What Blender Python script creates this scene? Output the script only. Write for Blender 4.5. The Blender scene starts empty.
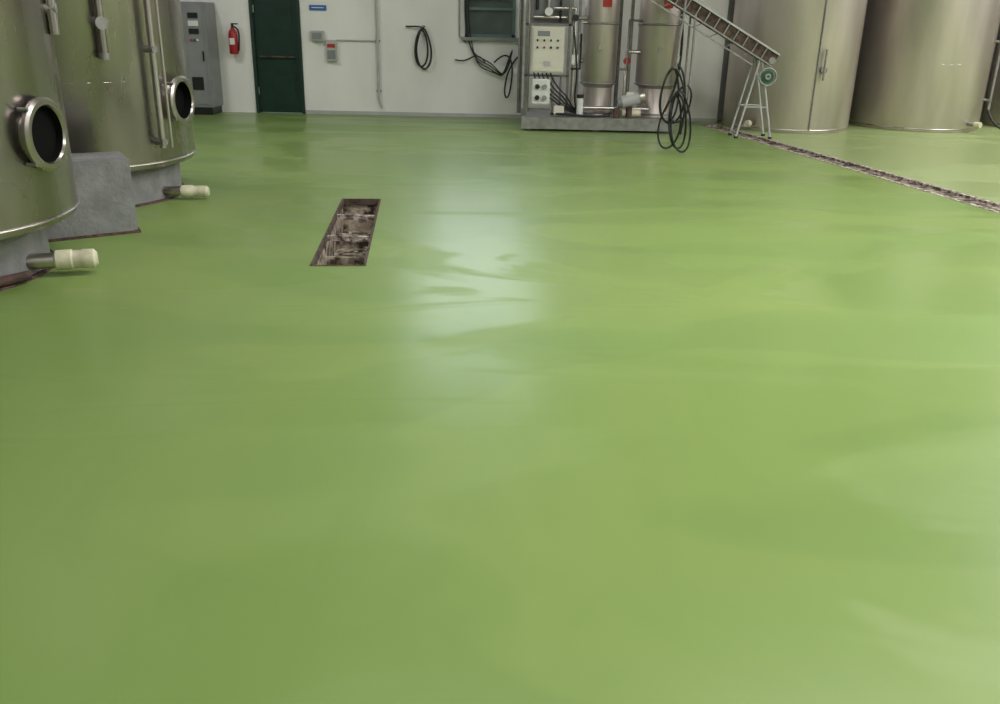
import bpy, bmesh, math, random
from mathutils import Vector, Matrix
random.seed(4)
S=bpy.context.scene
try:
    S.view_settings.view_transform='Standard'; S.view_settings.look='None'
except Exception: pass

# ---------------------------------------------------------------- materials
def mat(name,col,rough=.5,metal=0,noise=0.0,nscale=5,col2=None,bump=0,bscale=20,stretch=(1,1,1),spec=.5,rvar=0,coat=0,emis=None,estr=0,detail=6,thr=None):
    m=bpy.data.materials.new(name); m.use_nodes=True
    nt=m.node_tree; b=nt.nodes['Principled BSDF']
    b.inputs['Base Color'].default_value=(*col,1); b.inputs['Roughness'].default_value=rough
    b.inputs['Metallic'].default_value=metal; b.inputs['Specular IOR Level'].default_value=spec
    b.inputs['Coat Weight'].default_value=coat
    tc=nt.nodes.new('ShaderNodeTexCoord'); mp=nt.nodes.new('ShaderNodeMapping')
    mp.inputs['Scale'].default_value=stretch; nt.links.new(tc.outputs['Object'],mp.inputs[0])
    n=nt.nodes.new('ShaderNodeTexNoise'); n.inputs['Scale'].default_value=nscale; n.inputs['Detail'].default_value=detail
    nt.links.new(mp.outputs[0],n.inputs['Vector'])
    if col2 is None: col2=tuple(c*(1-noise) for c in col)
    r=nt.nodes.new('ShaderNodeValToRGB'); r.color_ramp.elements[0].color=(*col2,1); r.color_ramp.elements[1].color=(*col,1)
    lo,hi=thr if thr else (.35,.65)
    r.color_ramp.elements[0].position=lo; r.color_ramp.elements[1].position=hi
    nt.links.new(n.outputs['Fac'],r.inputs[0]); nt.links.new(r.outputs[0],b.inputs['Base Color'])
    if rvar:
        mr=nt.nodes.new('ShaderNodeMapRange'); mr.inputs['From Min'].default_value=.3; mr.inputs['From Max'].default_value=.7
        mr.inputs['To Min'].default_value=rough-rvar; mr.inputs['To Max'].default_value=rough+rvar
        nt.links.new(n.outputs['Fac'],mr.inputs[0]); nt.links.new(mr.outputs[0],b.inputs['Roughness'])
    if bump:
        n2=nt.nodes.new('ShaderNodeTexNoise'); n2.inputs['Scale'].default_value=bscale; nt.links.new(mp.outputs[0],n2.inputs['Vector'])
        bp=nt.nodes.new('ShaderNodeBump'); bp.inputs['Strength'].default_value=bump; bp.inputs['Distance'].default_value=.02
        nt.links.new(n2.outputs['Fac'],bp.inputs['Height']); nt.links.new(bp.outputs[0],b.inputs['Normal'])
    if emis:
        b.inputs['Emission Color'].default_value=(*emis,1); b.inputs['Emission Strength'].default_value=estr
    return m
M={}
M['steel']=mat('stainless_steel',(.58,.53,.51),.30,.95,.25,3,bump=.08,bscale=6,stretch=(1,1,.25),rvar=.06)
M['steelR']=mat('stainless_satin',(.68,.60,.575),.40,.80,.25,2.2,bump=.12,bscale=5,stretch=(1,1,.18),rvar=.07)
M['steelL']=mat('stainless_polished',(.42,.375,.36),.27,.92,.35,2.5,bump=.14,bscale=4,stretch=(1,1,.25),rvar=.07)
M['seam']=mat('weld_seam',(.24,.23,.22),.5,.8,.3,20)
M['galv']=mat('galvanized',(.38,.37,.36),.5,.8,.3,12)
M['dark']=mat('painted_interior_shade',(.006,.006,.006),.9,spec=.1)  # near-black colour stands in for the shade inside the manholes
M['wall']=mat('painted_wall',(.88,.86,.85),.75,0,.10,1.3,bump=.15,bscale=9,stretch=(1,1,.5))
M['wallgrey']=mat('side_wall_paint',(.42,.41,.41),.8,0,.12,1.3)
M['ceil']=mat('ceiling_paint',(.50,.49,.49),.9,0,.1,1)
M['concrete']=mat('grey_concrete',(.27,.27,.275),.75,0,.3,6,bump=.3,bscale=30)
M['greypaint']=mat('grey_paint',(.26,.27,.275),.45,0,.15,4)
M['greyl']=mat('light_grey_paint',(.50,.50,.50),.45,0,.12,5)
M['door']=mat('green_door_paint',(.006,.034,.025),.45,0,.3,4)
M['doorframe']=mat('door_frame_paint',(.012,.04,.03),.5,0,.2,5)
M['red']=mat('red_paint',(.42,.02,.025),.35,0,.15,8)
M['black']=mat('black_rubber',(.012,.012,.013),.45,0,.2,10)
M['blue']=mat('blue_sign',(.03,.16,.45),.5,0,.1,8)
M['beige']=mat('beige_enclosure',(.72,.68,.60),.45,0,.08,5)
M['white']=mat('white_plastic',(.78,.78,.77),.4,0,.08,6)
M['label']=mat('red_label',(.50,.03,.03),.5,0,.1,10)
M['rust']=mat('weathered_edge',(.13,.085,.065),.85,0,.5,14,col2=(.035,.025,.02),bump=.5,bscale=60)
M['rustred']=mat('rusty_footing',(.13,.065,.055),.85,0,.5,14,col2=(.04,.03,.027),bump=.5,bscale=60)
M['crust']=mat('crusted_mortar',(.60,.52,.47),.9,0,0,22,col2=(.11,.075,.065),bump=.8,bscale=50,thr=(.42,.58))
M['pit']=mat('drain_pit_concrete',(.46,.39,.31),.9,0,0,12,col2=(.06,.042,.03),bump=.8,bscale=30,thr=(.4,.6))
M['debris']=mat('pale_debris',(.78,.72,.62),.9,0,.5,15)
M['ivory']=mat('ivory_plastic',(.74,.70,.52),.45,0,.25,14)
M['green']=mat('green_hose',(.02,.12,.07),.45,0,.2,10)
M['glassdark']=mat('window_glass_dark',(.10,.13,.13),.12,0,.3,2)
M['frost']=mat('frosted_daylight_glass',(.8,.9,1),.4,0,0.02,2,emis=(.80,.88,1.0),estr=4.6)
M['wframe']=mat('window_frame_green',(.13,.20,.19),.5,0,.2,6)

def floor_mat():
    m=bpy.data.materials.new('green_epoxy_floor'); m.use_nodes=True; nt=m.node_tree; N=nt.nodes; L=nt.links
    b=N['Principled BSDF']
    tc=N.new('ShaderNodeTexCoord')
    def noise(scale,sx,sy,det=4,dist=0,rot=0):
        mp=N.new('ShaderNodeMapping'); mp.inputs['Scale'].default_value=(sx,sy,1); mp.inputs['Rotation'].default_value=(0,0,rot)
        L.new(tc.outputs['Object'],mp.inputs[0])
        n=N.new('ShaderNodeTexNoise'); n.inputs['Scale'].default_value=scale; n.inputs['Detail'].default_value=det; n.inputs['Distortion'].default_value=dist
        L.new(mp.outputs[0],n.inputs['Vector']); return n
    def mult(a,bb):
        mx=N.new('ShaderNodeMix'); mx.data_type='RGBA'; mx.blend_type='MULTIPLY'; mx.inputs[0].default_value=1
        L.new(a,mx.inputs[6]); L.new(bb,mx.inputs[7]); return mx.outputs[2]
    def ramp(src,p0,c0,p1,c1):
        r=N.new('ShaderNodeValToRGB'); e=r.color_ramp.elements
        e[0].position=p0; e[0].color=(*c0,1); e[1].position=p1; e[1].color=(*c1,1); L.new(src,r.inputs[0]); return r.outputs[0]
    n1=noise(.45,.7,1.2,2,.6)
    c=ramp(n1.outputs['Fac'],.34,(.195,.292,.078),.66,(.226,.316,.090))
    n2=noise(.35,.6,1.6,2,1.2,.3)
    c=mult(c,ramp(n2.outputs['Fac'],.49,(.91,.945,.93),.52,(1,1,1)))
    n5=noise(2.2,1,.5,5,1.5,.5)
    c=mult(c,ramp(n5.outputs['Fac'],.40,(.965,.975,.97),.62,(1,1,1)))
    # older, chalkier coat beyond the trench drain
    sx=N.new('ShaderNodeSeparateXYZ'); L.new(tc.outputs['Object'],sx.inputs[0])
    ma=N.new('ShaderNodeMath'); ma.operation='MULTIPLY_ADD'; ma.inputs[1].default_value=.1974; L.new(sx.outputs['Y'],ma.inputs[0]); L.new(sx.outputs['X'],ma.inputs[2])
    gt=N.new('ShaderNodeMath'); gt.operation='GREATER_THAN'; gt.inputs[1].default_value=6.36; L.new(ma.outputs[0],gt.inputs[0])
    mx=N.new('ShaderNodeMix'); mx.data_type='RGBA'; mx.inputs[7].default_value=(.33,.40,.185,1)
    ml=N.new('ShaderNodeMath'); ml.operation='MULTIPLY'; ml.inputs[1].default_value=.75; L.new(gt.outputs[0],ml.inputs[0]); L.new(ml.outputs[0],mx.inputs[0]); L.new(c,mx.inputs[6])
    L.new(mx.outputs[2],b.inputs['Base Color'])
    mr=N.new('ShaderNodeMapRange'); mr.inputs['From Min'].default_value=.485; mr.inputs['From Max'].default_value=.53
    mr.inputs['To Min'].default_value=.29; mr.inputs['To Max'].default_value=.42
    n3=noise(.5,.6,1.5,4,1.6,-.25); L.new(n3.outputs['Fac'],mr.inputs[0]); L.new(mr.outputs[0],b.inputs['Roughness'])
    n4=noise(1.4,1,1,3,.6)
    bp=N.new('ShaderNodeBump'); bp.inputs['Strength'].default_value=.16; bp.inputs['Distance'].default_value=.02
    L.new(n4.outputs['Fac'],bp.inputs['Height']); L.new(bp.outputs[0],b.inputs['Normal'])
    b.inputs['Specular IOR Level'].default_value=.42
    return m
M['floor']=floor_mat()

# ---------------------------------------------------------------- builders
def root(name,loc=(0,0,0)):
    o=bpy.data.objects.new(name,None); o.empty_display_size=.2; o.location=loc
    bpy.context.collection.objects.link(o); return o
def link(o,parent=None,m=None):
    bpy.context.collection.objects.link(o)
    if m is not None: o.data.materials.append(M[m] if isinstance(m,str) else m)
    if parent is not None:
        o.parent=parent; o.matrix_parent_inverse=Matrix.Translation(-Vector(parent.location))
    return o
def from_bm(bm,name,parent,m,smooth=False):
    me=bpy.data.meshes.new(name); bmesh.ops.recalc_face_normals(bm,faces=bm.faces); bm.to_mesh(me); bm.free()
    if smooth:
        for p in me.polygons: p.use_smooth=True
    return link(bpy.data.objects.new(name,me),parent,m)
def box(name,x0,x1,y0,y1,z0,z1,m,parent=None,bev=0,rotz=0,piv=None):
    bm=bmesh.new(); bmesh.ops.create_cube(bm,size=1)
    c=Vector(((x0+x1)/2,(y0+y1)/2,(z0+z1)/2))
    for v in bm.verts: v.co=Vector((v.co.x*(x1-x0),v.co.y*(y1-y0),v.co.z*(z1-z0)))
    if bev: bmesh.ops.bevel(bm,geom=bm.edges[:],offset=bev,segments=2,affect='EDGES')
    R=Matrix.Rotation(rotz,3,'Z'); pv=Vector(piv) if piv else c
    for v in bm.verts: v.co=R@(v.co+c-pv)+pv
    return from_bm(bm,name,parent,m)
def lathe(name,cx,cy,prof,m,parent=None,seg=64,axis=None,origin=None,smooth=True):
    bm=bmesh.new(); rings=[]
    A=Matrix.Identity(3)
    if axis is not None: A=Vector((0,0,1)).rotation_difference(Vector(axis).normalized()).to_matrix()
    o=Vector(origin) if origin is not None else Vector((cx,cy,0))
    for r,z in prof:
        if r<1e-5: rings.append([bm.verts.new(o+A@Vector((0,0,z)))])
        else: rings.append([bm.verts.new(o+A@Vector((r*math.cos(2*math.pi*i/seg),r*math.sin(2*math.pi*i/seg),z))) for i in range(seg)])
    for a,b in zip(rings,rings[1:]):
        for i in range(seg):
            j=(i+1)%seg
            if len(a)==1 and len(b)==1: continue
            if len(a)==1: bm.faces.new((a[0],b[i],b[j]))
            elif len(b)==1: bm.faces.new((a[i],a[j],b[0]))
            else: bm.faces.new((a[i],a[j],b[j],b[i]))
    ob=from_bm(bm,name,parent,m,smooth)
    if smooth:
        md=ob.modifiers.new('es','EDGE_SPLIT'); md.split_angle=math.radians(35)
    return ob
def rod(name,a,b,r,m,parent=None,seg=20,r2=None):
    a=Vector(a);b=Vector(b);d=b-a;L=d.length;r2=r if r2 is None else r2
    return lathe(name,0,0,[(0,0),(r,0),(r2,L),(0,L)],m,parent,seg,axis=d,origin=a)
def tube(name,pts,r,m,parent=None,cyc=False):
    cu=bpy.data.curves.new(name,'CURVE'); cu.dimensions='3D'; cu.bevel_depth=r; cu.bevel_resolution=3; cu.resolution_u=8; cu.use_fill_caps=True
    sp=cu.splines.new('NURBS'); sp.points.add(len(pts)-1)
    for i,p in enumerate(pts): sp.points[i].co=(*p,1)
    sp.use_cyclic_u=cyc; sp.use_endpoint_u=not cyc; sp.order_u=min(4,len(pts))
    o=bpy.data.objects.new(name,cu); link(o,parent,m); return o
def pipe(name,pts,r,m,parent=None):
    cu=bpy.data.curves.new(name,'CURVE'); cu.dimensions='3D'; cu.bevel_depth=r; cu.bevel_resolution=3; cu.use_fill_caps=True
    sp=cu.splines.new('POLY'); sp.points.add(len(pts)-1)
    for i,p in enumerate(pts): sp.points[i].co=(*p,1)
    o=bpy.data.objects.new(name,cu); link(o,parent,m); return o
def ring(name,c,axis,R,r,m,parent=None):
    prof=[(R+r*math.cos(t),r*math.sin(t)) for t in [2*math.pi*k/12 for k in range(13)]]
    return lathe(name,0,0,prof,m,parent,48,axis=axis,origin=c)

# ---------------------------------------------------------------- room shell
XL,XR,YB,YF,H=-6.6,11.5,15.5,-6.0,6.0
YB2=17.3; XS=3.62
TR=[(3.24,14.95),(3.56,15.02),(6.13,2.0),(5.79,2.0)]
DR=[(-1.49,8.12),(-1.14,8.15),(-.93,5.81),(-1.30,5.78)]
def floor():
    bm=bmesh.new()
    def loop(pts):
        vs=[bm.verts.new((x,y,0)) for x,y in pts]
        return [bm.edges.new((vs[i],vs[(i+1)%len(vs)])) for i in range(len(vs))]
    es=loop([(XL,YF),(XR,YF),(XR,YB2),(XL,YB2)])+loop(TR)+loop(DR)
    bmesh.ops.triangle_fill(bm,use_beauty=True,use_dissolve=False,edges=es,normal=(0,0,1))
    def inside(p,poly):
        c=False;n=len(poly)
        for i in range(n):
            x1,y1=poly[i];x2,y2=poly[(i+1)%n]
            if (y1>p[1])!=(y2>p[1]) and p[0]<(x2-x1)*(p[1]-y1)/(y2-y1)+x1: c=not c
        return c
    kill=[f for f in bm.faces if inside(f.calc_center_median()[:2],TR) or inside(f.calc_center_median()[:2],DR)]
    bmesh.ops.delete(bm,geom=kill,context='FACES_ONLY')
    for f in bm.faces:
        if f.normal.z<0: f.normal_flip()
    me=bpy.data.meshes.new('floor'); bm.to_mesh(me); bm.free()
    link(bpy.data.objects.new('floor',me),None,'floor')
floor()
def wall_open(name,x0,x1,y,z0,z1,openings,m='wall',th=.2):
    bm=bmesh.new()
    xs=sorted(set([x0,x1]+[o[0] for o in openings]+[o[1] for o in openings]))
    zs=sorted(set([z0,z1]+[o[2] for o in openings]+[o[3] for o in openings]))
    def solid(i,j):
        if i<0 or j<0 or i>=len(xs)-1 or j>=len(zs)-1: return False
        cx=(xs[i]+xs[i+1])/2; cz=(zs[j]+zs[j+1])/2
        return not any(o[0]<cx<o[1] and o[2]<cz<o[3] for o in openings)
    V={}
    def v(x,yy,z):
        k=(x,yy,z)
        if k not in V: V[k]=bm.verts.new(k)
        return V[k]
    y1=y+th
    for i in range(len(xs)-1):
        for j in range(len(zs)-1):
            if not solid(i,j): continue
            a,b,c,d=xs[i],xs[i+1],zs[j],zs[j+1]
            bm.faces.new((v(a,y,c),v(b,y,c),v(b,y,d),v(a,y,d)))
            bm.faces.new((v(a,y1,c),v(a,y1,d),v(b,y1,d),v(b,y1,c)))
            if not solid(i-1,j): bm.faces.new((v(a,y,c),v(a,y,d),v(a,y1,d),v(a,y1,c)))
            if not solid(i+1,j): bm.faces.new((v(b,y,c),v(b,y1,c),v(b,y1,d),v(b,y,d)))
            if not solid(i,j-1): bm.faces.new((v(a,y,c),v(a,y1,c),v(b,y1,c),v(b,y,c)))
            if not solid(i,j+1): bm.faces.new((v(a,y,d),v(b,y,d),v(b,y1,d),v(a,y1,d)))
    return from_bm(bm,name,None,m)
DOOR=(-4.24,-3.41,0,2.15)
W1=(-.69,.14,1.29,1.92)
W3=(-1.25,1.0,2.0,2.62)
W2=(-1.75,.75,2.95,4.25)
wall_open('wall_back',XL,XS,YB,0,H,[DOOR,W1,W2,W3])
wall_open('wall_back_recess',XS,XR,YB2,0,H,[],m='wallgrey')
box('wall_return',XS-.0,XS+.12,YB+.2,YB2,0,H,'wallgrey')
box('wall_left',XL-.2,XL,YF,YB2,0,H,'wallgrey')
box('wall_right',XR,XR+.2,YF,YB2,0,H,'wallgrey')
wall_open('wall_front',XL,XR,YF-.2,0,H,[],m='wallgrey')
box('ceiling',XL,XR,YF,YB2,H,H+.2,'ceil')
rs=root('door_2',(2,YF+.06,0))
for k in range(28):
    box(f'slat_{k}',-1,5,YF+.01,YF+.05,k*.15,k*.15+.14,'greyl',rs)

# door
d=root('door_1',(-3.82,YB,0))
box('jamb_l',-4.24,-4.19,YB-.03,YB+.15,0,2.15,'doorframe',d)
box('jamb_r',-3.46,-3.41,YB-.03,YB+.15,0,2.15,'doorframe',d)
box('head',-4.24,-3.41,YB-.03,YB+.15,2.1,2.15,'doorframe',d)
box('leaf',-4.19,-3.46,YB+.03,YB+.08,.01,2.1,'door',d)
for z0,z1 in ((.12,.62),(.74,1.2),(1.32,1.98)):
    box('panel',-4.1,-3.55,YB+.022,YB+.03,z0,z1,'door',d,.003)
box('push_bar',-4.12,-3.53,YB-.03,YB-.005,.90,.93,'rust',d,.005)
rod('hinge_a',(-4.18,YB,.3),(-4.18,YB,.42),.012,'galv',d); rod('hinge_b',(-4.18,YB,1.6),(-4.18,YB,1.72),.012,'galv',d)
box('baseboard_back',-3.40,XS-.02,YB-.012,YB,0,.06,'greyl')

# windows
w=root('window_1',(-.27,YB,1.3))
x0,x1,z0,z1=W1
for n,a in dict(l=(x0,x0+.05,z0,z1),r=(x1-.05,x1,z0,z1),b=(x0,x1,z0,z0+.05),t=(x0,x1,z1-.05,z1)).items():
    box('frame_'+n,a[0],a[1],YB-.03,YB+.12,a[2],a[3],'wframe',w)
box('glass',x0+.05,x1-.05,YB+.05,YB+.06,z0+.05,z1-.05,'glassdark',w)
box('transom',x0+.05,x1-.05,YB-.02,YB+.05,z0+.42,z0+.46,'wframe',w)
box('sill',x0-.06,x1+.06,YB-.1,YB+.02,z0-.05,z0-.0,'greypaint',w)
for nm,WW in (('window_2',W3),('window_3',W2)):
    x0,x1,z0,z1=WW; w=root(nm,((x0+x1)/2,YB,z0)); xm=(x0+x1)/2
    for n,a in dict(l=(x0,x0+.06,z0,z1),r=(x1-.06,x1,z0,z1),b=(x0,x1,z0,z0+.06),t=(x0,x1,z1-.06,z1),m=(xm-.03,xm+.03,z0,z1)).items():
        box('frame_'+n,a[0],a[1],YB-.02,YB+.12,a[2],a[3],'wframe',w)
    box('glass',x0+.05,x1-.05,YB+.07,YB+.08,z0+.05,z1-.05,'frost',w)

# ---------------------------------------------------------------- drains
def pit(name,poly,depth,mw,mb,rim,rimw=.03):
    R=root(name,(sum(p[0] for p in poly)/4,sum(p[1] for p in poly)/4,0))
    bm=bmesh.new(); t=[bm.verts.new((x,y,0)) for x,y in poly]; b=[bm.verts.new((x,y,-depth)) for x,y in poly]
    for i in range(4): bm.faces.new((t[i],t[(i+1)%4],b[(i+1)%4],b[i]))
    from_bm(bm,'pit_walls',R,mw)
    bm=bmesh.new(); bm.faces.new([bm.verts.new((x,y,-depth)) for x,y in poly]); from_bm(bm,'pit_bottom',R,mb)
    for i in range(4):
        a=Vector((*poly[i],0)); c=Vector((*poly[(i+1)%4],0)); d_=(c-a); n=Vector((-d_.y,d_.x,0)).normalized()
        cen=sum((Vector((*q,0)) for q in poly),Vector())/4
        if (cen-a).dot(n)<0: n=-n
        bm=bmesh.new(); vs=[]
        for off in (-.004,rimw):
            for p_ in (a,c):
                for z in (-.05,.004): vs.append(bm.verts.new(p_+n*off+Vector((0,0,z))))
        bmesh.ops.convex_hull(bm,input=vs); from_bm(bm,f'rim_{i}',R,rim)
    return R
dr=pit('floor_drain_channel',DR,.30,'pit','pit','rust',.014)
def lerp(a,b,t): return (a[0]+(b[0]-a[0])*t,a[1]+(b[1]-a[1])*t)
for t_ in (.27,.60):
    a=lerp(DR[0],DR[3],t_); b=lerp(DR[1],DR[2],t_)
    box('cross_bar',a[0]+.01,b[0]-.01,a[1]-.014,a[1]+.014,-.05,-.01,'crust',dr)
    box('baffle',a[0],b[0],a[1]-.02,a[1]+.02,-.30,-.18,'pit',dr)
def rubble(name,poly,n,z,parent,m,smin,smax,v0=0,v1=1):
    bm=bmesh.new()
    for k in range(n):
        u,v=random.uniform(.12,.88),random.uniform(v0,v1)
        a=lerp(poly[0],poly[1],u); b=lerp(poly[3],poly[2],u); x,y=lerp(a,b,v)
        s=random.uniform(smin,smax)
        mt=Matrix.Translation((x,y,z+s*.3))@Matrix.Rotation(random.random()*6,4,'Z')@Matrix.Diagonal((s,s*random.uniform(.5,1),s*random.uniform(.3,.6),1))
        bmesh.ops.create_icosphere(bm,subdivisions=1,radius=1,matrix=mt)
    return from_bm(bm,name,parent,m)
rubble('rubble',DR,60,-.30,dr,'debris',.010,.035,.02,.98)
rubble('rubble_near',DR,120,-.30,dr,'debris',.015,.045,.68,.98)
tr=pit('trench_drain',TR,.10,'pit','rust','crust',.05)
rubble('rubble',TR,500,-.10,tr,'debris',.015,.05)
bm=bmesh.new()
for k in range(150):
    t_=k/150; a=lerp(TR[0],TR[3],t_); b=lerp(TR[1],TR[2],t_)
    if random.random()<.2: continue
    c=((a[0]+b[0])/2+.03,(a[1]+b[1])/2,-.03)
    bmesh.ops.create_cube(bm,size=1,matrix=Matrix.Translation(c)@Matrix.Rotation(random.uniform(-.1,.1),4,'Z')@Matrix.Diagonal((.17,.03,.02,1)))
from_bm(bm,'grate_bars',tr,'pit')

# ---------------------------------------------------------------- tanks
def P(c,r,th,z=0): return Vector((c[0]+r*math.cos(math.radians(th)),c[1]+r*math.sin(math.radians(th)),z))
def tank(c,r,zb,top,m,base=.82):
    T=root('stainless_steel_tank',(c[0],c[1],0))
    lathe('shell',*c,[(0,zb-.06),(r*.86,zb-.05),(r*.985,zb-.012),(r,zb+.02),(r,top),(r*.6,top+.3),(.25,top+.42),(0,top+.42)] if zb>.1 else [(r*.985,.0),(r,.03),(r,top),(r*.6,top+.3),(.25,top+.42),(0,top+.42)],m,T,96)
    ring('bottom_seam',(c[0],c[1],zb+.03),(0,0,1),r,.010,'steel',T)
    for z in (1.05,2.1,3.1):
        if z<top: ring('weld_band',(c[0],c[1],z),(0,0,1),r-.0038,.005,m,T)
    if zb>.15:
        lathe('skirt',*c,[(r*base,.0),(r*base,zb-.03)],'concrete',T,64)
        lathe('base_ring',*c,[(0,.015),(r*(base+.03),.015),(r*(base+.035),.0)],'rustred',T,64)
    return T
def manhole(T,c,r,th,z,R=.25,ext=.12):
    n=P(c,1,th)-Vector((c[0],c[1],0)); o=P(c,r-.06,th,z)
    lathe('manhole_neck',0,0,[(R,0),(R,ext+.06),(R+.012,ext+.06),(R+.036,ext+.05),(R+.04,ext+.075),(R+.024,ext+.09),(R-.004,ext+.09),(R-.012,ext+.075)],'steel',T,48,axis=n,origin=o)
    lathe('manhole_shade_liner',0,0,[(0,.065),(R-.012,.066),(R-.012,ext+.076)],'dark',T,48,axis=n,origin=o)  # black liner paints the inner darkness; the shell behind is uncut
    t=Vector((-n.y,n.x,0))
    for k in range(4):
        a=math.radians(45+90*k); q=o+n*(ext+.05)+t*math.cos(a)*(R+.045)+Vector((0,0,1))*math.sin(a)*(R+.045)
        rod('clamp_lug',q-n*.03,q+n*.03,.012,'galv',T,12)
A=(-3.86,5.42); B=(-3.98,8.14)
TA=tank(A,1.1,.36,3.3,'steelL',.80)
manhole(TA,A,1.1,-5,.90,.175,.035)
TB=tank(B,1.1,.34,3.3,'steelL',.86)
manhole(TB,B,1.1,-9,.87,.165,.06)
a=P(B,1.17,-25,.5); tube('level_gauge',[a,a+Vector((0,0,.5)),a+Vector((0,0,1.5)),a+Vector((0,0,2.4))],.028,'steel',TB)
a2=P(B,1.21,-22,.5); rod('level_gauge_guard',a2,a2+Vector((0,0,2.4)),.012,'steel',TB)
for z in (.55,1.3,2.0): rod('gauge_bracket',P(B,1.08,-25,z),P(B,1.2,-25,z),.03,'galv',TB)
a=P(B,1.16,-46,1.28); rod('temperature_probe',a,a+Vector((0,0,1.1)),.035,'steel',TB); rod('probe_tip',a-Vector((0,0,.05)),a,.045,'galv',TB)
rod('probe_mount',P(B,1.08,-46,1.5),P(B,1.2,-46,1.5),.05,'galv',TB)
a=P(A,1.13,15,1.45); rod('side_pipe',a,a+Vector((0,0,1.2)),.03,'steel',TA); rod('side_pipe_mount',P(A,1.05,15,1.6),P(A,1.16,15,1.6),.03,'galv',TA)
def outlet(T,p0,p1,r=.05):
    p0=Vector(p0);p1=Vector(p1);d_=(p1-p0).normalized()
    rod('outlet_pipe',p0,p1-d_*.2,r,'steel',T)
    q=p1-d_*.22
    lathe('outlet_cap',0,0,[(r,0),(r*1.25,.01),(r*1.3,.10),(r*1.15,.11),(r*1.15,.16),(r*1.25,.17),(r*1.2,.23),(r*.8,.25),(0,.25)],'ivory',T,24,axis=d_,origin=q)
outlet(TA,(-3.3,5.28,.10),(-2.64,5.50,.10),.05)
pipe('drain_line',[(-3.6,4.5,.05),(-3.1,4.97,.05),(-2.93,5.25,.05)],.03,'rustred',TA)
outlet(TB,(-3.1,7.93,.08),(-2.70,7.96,.075),.042)
blk=root('concrete_support_block',(-3.1,6.8,0))
pts=[(-3.36,6.26),(-2.80,6.64),(-3.02,7.02),(-3.5,6.75)]
bm=bmesh.new()
vs=[bm.verts.new((x,y,0)) for x,y in pts]+[bm.verts.new((x,y,.56)) for x,y in pts]
bmesh.ops.convex_hull(bm,input=vs); bmesh.ops.bevel(bm,geom=bm.edges[:],offset=.012,segments=2,affect='EDGES'); from_bm(bm,'block',blk,'concrete')
bm=bmesh.new(); cx=sum(p[0] for p in pts)/4; cy=sum(p[1] for p in pts)/4
vs=[bm.verts.new((cx+(x-cx)*s,cy+(y-cy)*s,z)) for z,s in ((0,1.06),(.02,1.05)) for x,y in pts]
bmesh.ops.convex_hull(bm,input=vs); from_bm(bm,'footing',blk,'rustred')

C1=(4.64,15.06); C2=(7.0,15.6); C3=(9.5,15.9)
T1=tank(C1,1.0,.02,3.6,'steelR'); T2=tank(C2,1.02,.02,3.6,'steelR'); T3=tank(C3,1.02,.02,3.6,'steelR')
rod('seam_pipe',P(C1,1.012,-85,.05),P(C1,1.012,-85,3.4),.012,'galv',T1)
rod('latch_plate',P(C1,1.0,-80,.95),P(C1,1.06,-80,.95),.05,'galv',T1); rod('latch_handle',P(C1,1.06,-80,.8),P(C1,1.06,-80,1.25),.016,'galv',T1)
rod('tap',P(C1,.98,-135,.12),P(C1,1.14,-135,.12),.035,'rust',T1); rod('tap_cap',P(C1,1.12,-135,.12),P(C1,1.2,-135,.12),.05,'ivory',T1)
rod('tap',P(C2,.98,-60,.14),P(C2,1.18,-60,.14),.035,'galv',T2); rod('tap_cap',P(C2,1.14,-60,.14),P(C2,1.24,-60,.14),.045,'ivory',T2)
for z in (.5,1.4,2.2): rod('gauge_bracket',P(C2,1,-38,z),P(C2,1.14,-38,z),.02,'galv',T2)
a=P(C2,1.13,-38,.35); rod('level_gauge',a,a+Vector((0,0,2.4)),.022,'galv',T2)
tube('tank_hose',[P(C2,1.13,-38,.35),P(C2,1.2,-40,.2),P(C2,1.35,-45,.1),P(C2,1.5,-40,.03),P(C2,1.7,-30,.03)],.02,'black',T2)

# ---------------------------------------------------------------- wall fixtures
cab=root('electrical_cabinet',(-5.2,15.2,0))
box('body',-5.65,-4.80,14.95,15.49,.12,1.74,'greypaint',cab,.01)
box('plinth',-5.62,-4.83,14.98,15.47,0,.12,'black',cab)
box('door_panel',-5.60,-4.85,14.935,14.95,.17,1.69,'greypaint',cab,.004)
for k,(zz) in enumerate((1.5,1.38,1.26)): box(f'meter_{k}',-5.08,-4.92,14.92,14.936,zz,zz+.08,'black' if k!=1 else 'white',cab,.003)
for k in range(3): rod(f'button_{k}',(-5.05+.05*k,14.91,1.17),(-5.05+.05*k,14.94,1.17),.016,['red','green','white'][k],cab,12)
box('vent',-5.1,-4.92,14.925,14.936,.4,.6,'black',cab)
box('handle',-4.89,-4.87,14.91,14.935,.85,1.0,'black',cab)

fe=root('fire_extinguisher',(-4.51,15.38,.95))
lathe('cylinder',0,0,[(0,0),(.065,0),(.075,.02),(.075,.30),(.06,.36),(.03,.39),(.03,.41),(0,.41)],'red',fe,32,origin=(-4.51,15.38,.95))
rod('valve',(-4.51,15.38,1.35),(-4.51,15.38,1.42),.022,'black',fe); box('lever',-4.53,-4.42,15.36,15.40,1.41,1.43,'black',fe,.004)
tube('hose',[(-4.49,15.36,1.38),(-4.40,15.35,1.36),(-4.40,15.35,1.2),(-4.42,15.36,1.05),(-4.43,15.37,1.0)],.013,'black',fe)
box('bracket',-4.55,-4.47,15.44,15.495,1.1,1.3,'galv',fe); box('label',-4.55,-4.47,15.300,15.308,1.1,1.2,'white',fe)
sg=root('blue_sign',(-3.1,15.49,1.7)); box('panel',-3.25,-2.97,15.48,15.498,1.655,1.735,'blue',sg,.003); box('text_line',-3.21,-3.01,15.476,15.481,1.69,1.702,'white',sg)
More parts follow.
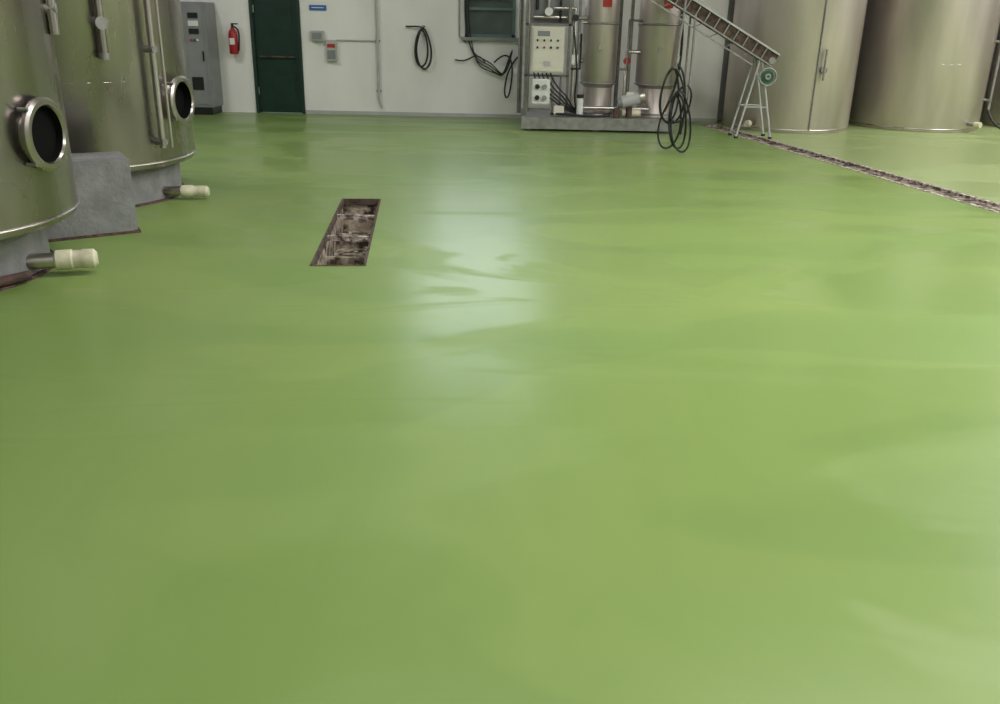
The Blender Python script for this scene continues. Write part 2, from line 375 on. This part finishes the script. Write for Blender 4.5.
jb=root('junction_box',(-3.13,15.4,1.25)); box('body',-3.24,-3.02,15.40,15.498,1.18,1.34,'greyl',jb,.01); box('cover',-3.21,-3.05,15.39,15.40,1.21,1.31,'greypaint',jb,.004)
cp=root('alarm_call_box',(-2.9,15.4,1.0)); box('body',-2.99,-2.82,15.41,15.498,.86,1.2,'greyl',cp,.01); box('red_face',-2.97,-2.84,15.40,15.41,1.08,1.14,'label',cp,.004); box('lower_face',-2.97,-2.84,15.40,15.41,.9,1.04,'greypaint',cp,.004)
cd=root('conduit_pipe',(-2.2,15.46,1)); pipe('horizontal_run',[(-2.82,15.47,1.2),(-2.16,15.47,1.2)],.011,'greyl',cd); pipe('vertical_run',[(-2.14,15.46,.28),(-2.14,15.46,3.5)],.022,'greyl',cd)
for z in (.4,1.2,1.9): box('clip',-2.18,-2.10,15.46,15.498,z-.015,z+.015,'galv',cd)
pipe('floor_run',[(-2.14,15.46,.28),(-2.09,15.46,.12)],.018,'greyl',cd)
hc=root('coiled_hose',(-1.4,15.4,1.1))
def coil(parent,cx,cy,cz,rx,rz,n,r,m,jy=.03,seed=1,wob=.06,tilt=0):
    rd=random.Random(seed); pts=[]; ph=rd.random()*6
    for k in range(n*12+1):
        a=math.pi/2+2*math.pi*k/12; turn=k/12
        w=1+.14*math.sin(turn*2.3+ph)+rd.uniform(-wob,wob)
        x=rx*w*math.cos(a)*(1-.18*math.sin(a)); z=rz*(1+.08*math.sin(turn*1.7+ph))*math.sin(a)
        pts.append((cx+x+tilt*z+.03*math.sin(turn*2+ph),cy+rd.uniform(-jy,jy),max(.02,cz+z)))
    return tube('hose_loops',pts,r,m,parent)
coil(hc,-1.38,15.42,1.10,.125,.32,2,.015,'black',.02,3)
tube('loose_end',[(-1.38,15.42,1.42),(-1.5,15.42,1.46),(-1.62,15.43,1.42),(-1.66,15.45,1.44)],.013,'black',hc)
rod('hook',(-1.38,15.495,1.44),(-1.38,15.36,1.44),.018,'galv',hc)
ht=root('hanging_cable_tangle',(-.4,15.4,1.2))
rd=random.Random(9)
for k in range(4):
    s=rd.uniform(-.04,.04)
    tube(f'cable_{k}',[(-.66+s,15.45,2.2),(-.67+s,15.42,1.6),(-.64+s,15.42,1.2+.06*k),(-.50,15.40,.98-.05*k),(-.3,15.38,.93-.05*k),(-.15+s,15.38,.80-.03*k),(-.03,15.40,.66),(.06+s,15.42,.85+.05*k),(.10,15.44,1.1)],.010,'black',ht)
tube('cable_loop',[(-.2,15.4,.9),(-.02,15.4,1.08),(.12,15.4,.95),(.10,15.4,.6),(.06,15.4,.35),(.0,15.4,.32),(-.03,15.4,.5),(.05,15.4,.85),(.2,15.4,1.0)],.014,'black',ht)
tube('cable_left',[(-.85,15.44,.93),(-.7,15.42,.90),(-.6,15.42,.97),(-.45,15.42,1.03),(-.35,15.42,.9)],.012,'black',ht)
pipe('riser',[(-.67,15.47,1.2),(-.78,15.47,1.3),(-.78,15.47,2.6)],.014,'galv',ht)

# ---------------------------------------------------------------- filtration skid
sk=root('filtration_unit_on_skid',(1.45,14.4,0))
box('platform',.27,2.55,13.75,15.2,.06,.20,'galv',sk,.012)
box('platform_lip',.25,2.57,13.72,13.75,.03,.205,'galv',sk)
for x in (.35,1.4,2.45):
    for y in (13.85,15.05): box('foot',x-.06,x+.06,y-.06,y+.06,0,.06,'seam',sk)
def column(x,y,r):
    lathe('column',x,y,[(0,.2),(r*.90,.2),(r*.90,.22),(r*.86,.25),(r*.82,.62),(r*.92,.66),(r*.92,.68),(r,.72),(r,2.7),(r*.6,2.95),(0,3.0)],'steelR',sk,48)
    for z,rr in ((.68,r*.98),(.24,r*.88),(1.55,r)): ring('column_band',(x,y,z),(0,0,1),rr,.016,'galv',sk)
    box('red_plate',x-.02,x+.12,y-r-.005,y-r+.03,1.78,1.90,'label',sk)
    rod('sight_port',(x-.02,y-r+.02,1.2),(x-.02,y-r-.05,1.2),.035,'galv',sk)
column(1.44,14.35,.27); column(2.34,14.35,.32)
for x in (.30,.94): box('frame_post',x-.02,x+.02,13.98,14.02,.2,2.3,'seam',sk)
box('frame_post',.21,.25,14.3,14.34,.2,2.5,'seam',sk)
for z in (.79,1.52,2.2): box('frame_rail',.28,.96,13.98,14.02,z-.015,z+.015,'seam',sk)
box('control_enclosure',.38,.86,13.82,14.0,.84,1.49,'beige',sk,.012); box('enclosure_door',.40,.84,13.81,13.82,.86,1.47,'beige',sk,.004)
for i in range(4):
    for j in range(2): rod('button',(.46+.10*i,13.79,1.30-.10*j),(.46+.10*i,13.81,1.30-.10*j),.016,['black','black','green','black','black','red','black','black'][i+4*j],sk,14)
box('display',.46,.64,13.803,13.812,1.36,1.43,'greypaint',sk); box('warning_label',.56,.66,13.803,13.811,.94,1.01,'greyl',sk)
box('socket_box',.40,.67,13.84,14.0,.38,.75,'white',sk,.012)
for z in (.48,.64):
    rod('socket',(.48,13.80,z),(.48,13.85,z),.035,'black',sk,16); rod('socket',(.59,13.80,z),(.59,13.85,z),.035,'galv',sk,16)
pp=[([(.33,14.1,.25),(.33,14.1,2.6)],.03,'steel'),([(.20,14.15,.22),(.20,14.15,2.2),(.5,14.15,2.2)],.022,'seam'),([(1.02,14.05,.2),(1.02,14.05,1.75),(.7,14.05,1.75)],.03,'steel'),([(1.10,14.2,.3),(1.10,14.2,2.4)],.022,'galv'),
([(1.84,14.2,.35),(1.84,14.2,1.15),(2.05,14.2,1.15)],.03,'steel'),([(1.92,14.45,.2),(1.92,14.45,2.5)],.026,'galv'),([(1.70,14.1,.9),(1.84,14.1,.9),(1.84,14.1,1.6),(2.04,14.2,1.6)],.018,'seam'),
([(.4,14.1,1.62),(.95,14.1,1.62),(1.2,14.2,1.62)],.03,'steel'),([(.45,14.1,1.72),(.45,14.1,2.4)],.028,'black'),([(.62,14.1,1.62),(.62,14.1,2.4)],.035,'steel'),([(.8,14.08,1.55),(.8,14.08,2.4)],.02,'black'),([(.7,14.1,.28),(1.2,14.1,.28)],.03,'steel'),([(1.2,14.0,.33),(2.2,14.0,.33)],.028,'steel'),
([(1.76,14.6,.3),(1.76,14.6,2.4)],.03,'seam'),([(1.06,14.3,1.0),(1.2,14.3,1.0)],.03,'galv'),([(.98,13.98,.9),(1.12,13.98,.9),(1.12,13.98,1.4)],.016,'black'),([(.72,14.05,.3),(.72,14.05,.8)],.022,'steel'),([(.84,14.05,.3),(.84,14.05,.8)],.016,'galv')]
for k,(pt,r_,m_) in enumerate(pp): pipe(f'pipe_{k}',pt,r_,m_,sk)
box('rear_panel',.36,1.0,14.2,14.24,1.5,2.3,'greypaint',sk)
box('solenoid_box',.98,1.08,13.92,14.0,.96,1.10,'white',sk,.008); box('terminal_strip',.74,.90,13.86,13.98,.22,.36,'beige',sk,.01)
rod('filter_cartridge',(1.14,13.92,.2),(1.14,13.92,.48),.05,'white',sk,20); rod('filter_cap',(1.14,13.92,.48),(1.14,13.92,.53),.056,'black',sk,20)
box('valve_block',1.66,1.76,13.9,14.0,.2,.34,'rust',sk,.01); rod('valve_wheel',(1.84,14.1,1.02),(1.84,14.13,1.02),.055,'red',sk,20)
rod('gauge',(.62,14.0,1.7),(.62,14.06,1.7),.06,'white',sk); rod('gauge',(1.02,13.98,1.62),(1.02,14.03,1.62),.05,'black',sk)
rod('pump_motor',(1.78,13.95,.43),(2.05,13.95,.50),.095,'greyl',sk,28); rod('pump_motor_cap',(1.72,13.95,.415),(1.78,13.95,.43),.08,'greypaint',sk,28)
rod('pump_head',(2.05,13.95,.50),(2.12,13.95,.52),.11,'steel',sk,28); rod('pump_base',(1.9,13.95,.2),(1.9,13.95,.38),.05,'rust',sk)
rod('small_motor',(1.80,14.0,.27),(2.08,14.0,.27),.06,'ivory',sk,24); box('terminal_box',1.84,1.96,13.9,14.0,.50,.58,'beige',sk,.01)
for k in range(5):
    tube(f'skid_cable_{k}',[(.42+.06*k,13.9,.86),(.45+.08*k,13.86,.6),(.75+.05*k,13.88,.45+.03*k),(.9+.03*k,13.95,.3),(1.1,14.0,.24+.02*k)],.012,'black',sk)
tube('floor_cable',[(.7,13.9,.24),(.9,13.82,.25),(1.15,13.85,.22),(1.4,13.80,.22),(1.6,13.9,.23)],.018,'black',sk)
tube('skid_cable_r',[(1.0,14.0,1.5),(1.05,13.9,1.1),(1.1,13.9,.7),(1.02,13.9,.4),(1.15,13.95,.23)],.014,'black',sk)
tube('skid_hose_r',[(2.62,14.2,1.9),(2.66,14.1,1.4),(2.64,14.05,.9),(2.6,14.1,.6),(2.45,14.0,.3)],.02,'black',sk)

hh=root('hanging_hose_coil',(2.15,11.55,0))
coil(hh,2.10,11.55,.72,.13,.36,2,.013,'black',.04,5,.05,.02)
coil(hh,2.22,11.52,.42,.13,.38,2,.013,'black',.04,8,.05,-.10)
coil(hh,2.14,11.58,.40,.16,.36,1,.013,'black',.04,12,.05,.12)
coil(hh,2.20,11.50,.62,.10,.22,1,.013,'black',.04,15,.05,.2)
tube('supply_drop',[(2.24,11.55,H-.02),(2.22,11.55,3),(2.18,11.55,1.7),(2.13,11.55,1.3),(2.12,11.55,1.05)],.012,'galv',hh)
rod('coupling',(2.12,11.55,1.05),(2.14,11.55,1.2),.024,'galv',hh)
tube('hose_tail',[(2.12,11.55,1.06),(2.20,11.52,.95),(2.28,11.5,.7),(2.27,11.5,.45),(2.24,11.5,.25)],.013,'black',hh)

# ---------------------------------------------------------------- inclined conveyor
cv=root('inclined_conveyor',(3.5,13.6,0))
a=Vector((1.72,0,2.27)); b=Vector((3.86,0,1.10)); dd=(b-a).normalized(); up=Vector((-dd.z,0,dd.x))
if up.z<0: up=-up
def slab(name,y0,y1,h0,h1,m,s0=0,s1=1):
    bm=bmesh.new(); vs=[]
    for s in (s0,s1):
        q=a+(b-a)*s
        for h in (h0,h1):
            for y in (y0,y1): vs.append(bm.verts.new(q+up*h+Vector((0,y,0))))
    bmesh.ops.convex_hull(bm,input=vs); return from_bm(bm,name,cv,m)
slab('side_wall_front',13.30,13.32,-.09,.09,'rust'); slab('side_wall_back',13.68,13.70,-.08,.13,'steel')
slab('trough_floor',13.32,13.68,-.02,0,'rust'); slab('rail_front',13.27,13.32,.08,.105,'greyl'); slab('rail_low',13.27,13.32,-.10,-.08,'galv')
slab('lower_chord',13.31,13.34,-.22,-.20,'galv',.1,.9)
for k in range(7):
    s=.15+k*.11; q=a+(b-a)*s; pipe('truss_web',[q-up*.2+Vector((0,13.325,0)),a+(b-a)*(s+.05)-up*.05+Vector((0,13.325,0))],.008,'galv',cv)
for k in range(16):
    s=(k+.5)/16; slab('cleat',13.33,13.67,0,.06,'galv',s-.006,s+.006)
for k in range(14):
    s=.05+k/15; slab('side_rib',13.28,13.30,-.09,.09,'galv',s-.003,s+.003)
slab('tail_plate',13.30,13.70,-.08,.08,'galv',.995,1.0)
rod('tail_roller',b+Vector((-.05,13.28,0)),b+Vector((-.05,13.72,0)),.05,'galv',cv)
for y in (13.32,13.68):
    pipe('leg_front',[(3.66,y,1.18),(3.42,y,.03)],.015,'greyl',cv); pipe('leg_back',[(3.66,y,1.18),(3.92,y,.03)],.015,'greyl',cv)
    pipe('leg_brace',[(3.51,y,.45),(3.83,y,.45)],.010,'greyl',cv)
    for x in (3.42,3.92): rod('foot_pad',(x,y,0),(x,y,.03),.03,'black',cv,14)
for z,x in ((.45,3.51),(.08,3.43)): pipe('cross_tie',[(x,13.32,z),(x,13.68,z)],.010,'greyl',cv)
ring('hand_wheel',(3.76,13.24,.88),(0,1,0),.12,.014,'galv',cv); ring('hand_wheel_hub',(3.76,13.24,.88),(0,1,0),.03,.02,'galv',cv)
lathe('wheel_disc',0,0,[(0,0),(.09,0),(.09,.02),(0,.02)],'green',cv,32,axis=(0,1,0),origin=(3.76,13.25,.88))
rod('wheel_axle',(3.76,13.24,.88),(3.76,13.5,.96),.015,'galv',cv); rod('axle_post',(3.76,13.5,.94),(3.74,13.5,1.13),.02,'galv',cv)
pipe('support_strut',[(2.66,13.3,1.7),(2.66,13.3,.0)],.016,'galv',cv); pipe('support_strut_b',[(2.66,13.68,1.7),(2.66,13.68,.0)],.016,'galv',cv)

# ---------------------------------------------------------------- lights
def fill_panel(x,y,sx,sy,e,col=(1,.985,.965)):  # unseen panels with housings, added to light the floor and far wall
    R=root('added_ceiling_panel',(x,y,H-.05))
    box('housing',x-sx/2-.05,x+sx/2+.05,y-sy/2-.05,y+sy/2+.05,H-.08,H-.001,'greyl',R)
    l=bpy.data.lights.new('fill_light','AREA'); l.shape='RECTANGLE'; l.size=sx; l.size_y=sy; l.energy=e; l.color=col
    o=bpy.data.objects.new('fill_light',l); bpy.context.collection.objects.link(o); o.location=(x,y,H-.1)
    o.parent=R; o.matrix_parent_inverse=Matrix.Translation(-R.location)
for x,y,sx,sy,e in ((1.0,-2.0,1.4,2.4,210),(5,-2,1.4,2.4,190),(3.4,5.6,3.0,1.2,320),(-.4,5.6,2.0,1.0,90),(6.2,3.5,1.4,2.0,150),(10.2,4.5,1.4,2.4,200),(10.2,9.5,1.4,2.4,360),(10.2,13.2,1.4,2.4,270),(-5.9,9.6,1.0,2.0,150)):
    fill_panel(x,y,sx,sy,e)
W=bpy.data.worlds.new('world'); S.world=W; W.use_nodes=True
W.node_tree.nodes['Background'].inputs[0].default_value=(.75,.85,1,1); W.node_tree.nodes['Background'].inputs[1].default_value=.6

# ---------------------------------------------------------------- camera
cam=bpy.data.cameras.new('camera'); cam.sensor_width=36; cam.lens=36*.88; cam.clip_start=.05
co=bpy.data.objects.new('camera',cam); bpy.context.collection.objects.link(co)
co.matrix_world=Matrix.Translation((0,0,1.6))@Matrix.Rotation(math.radians(90-20.8),4,'X')@Matrix.Rotation(math.radians(1.2),4,'Z')
S.camera=co
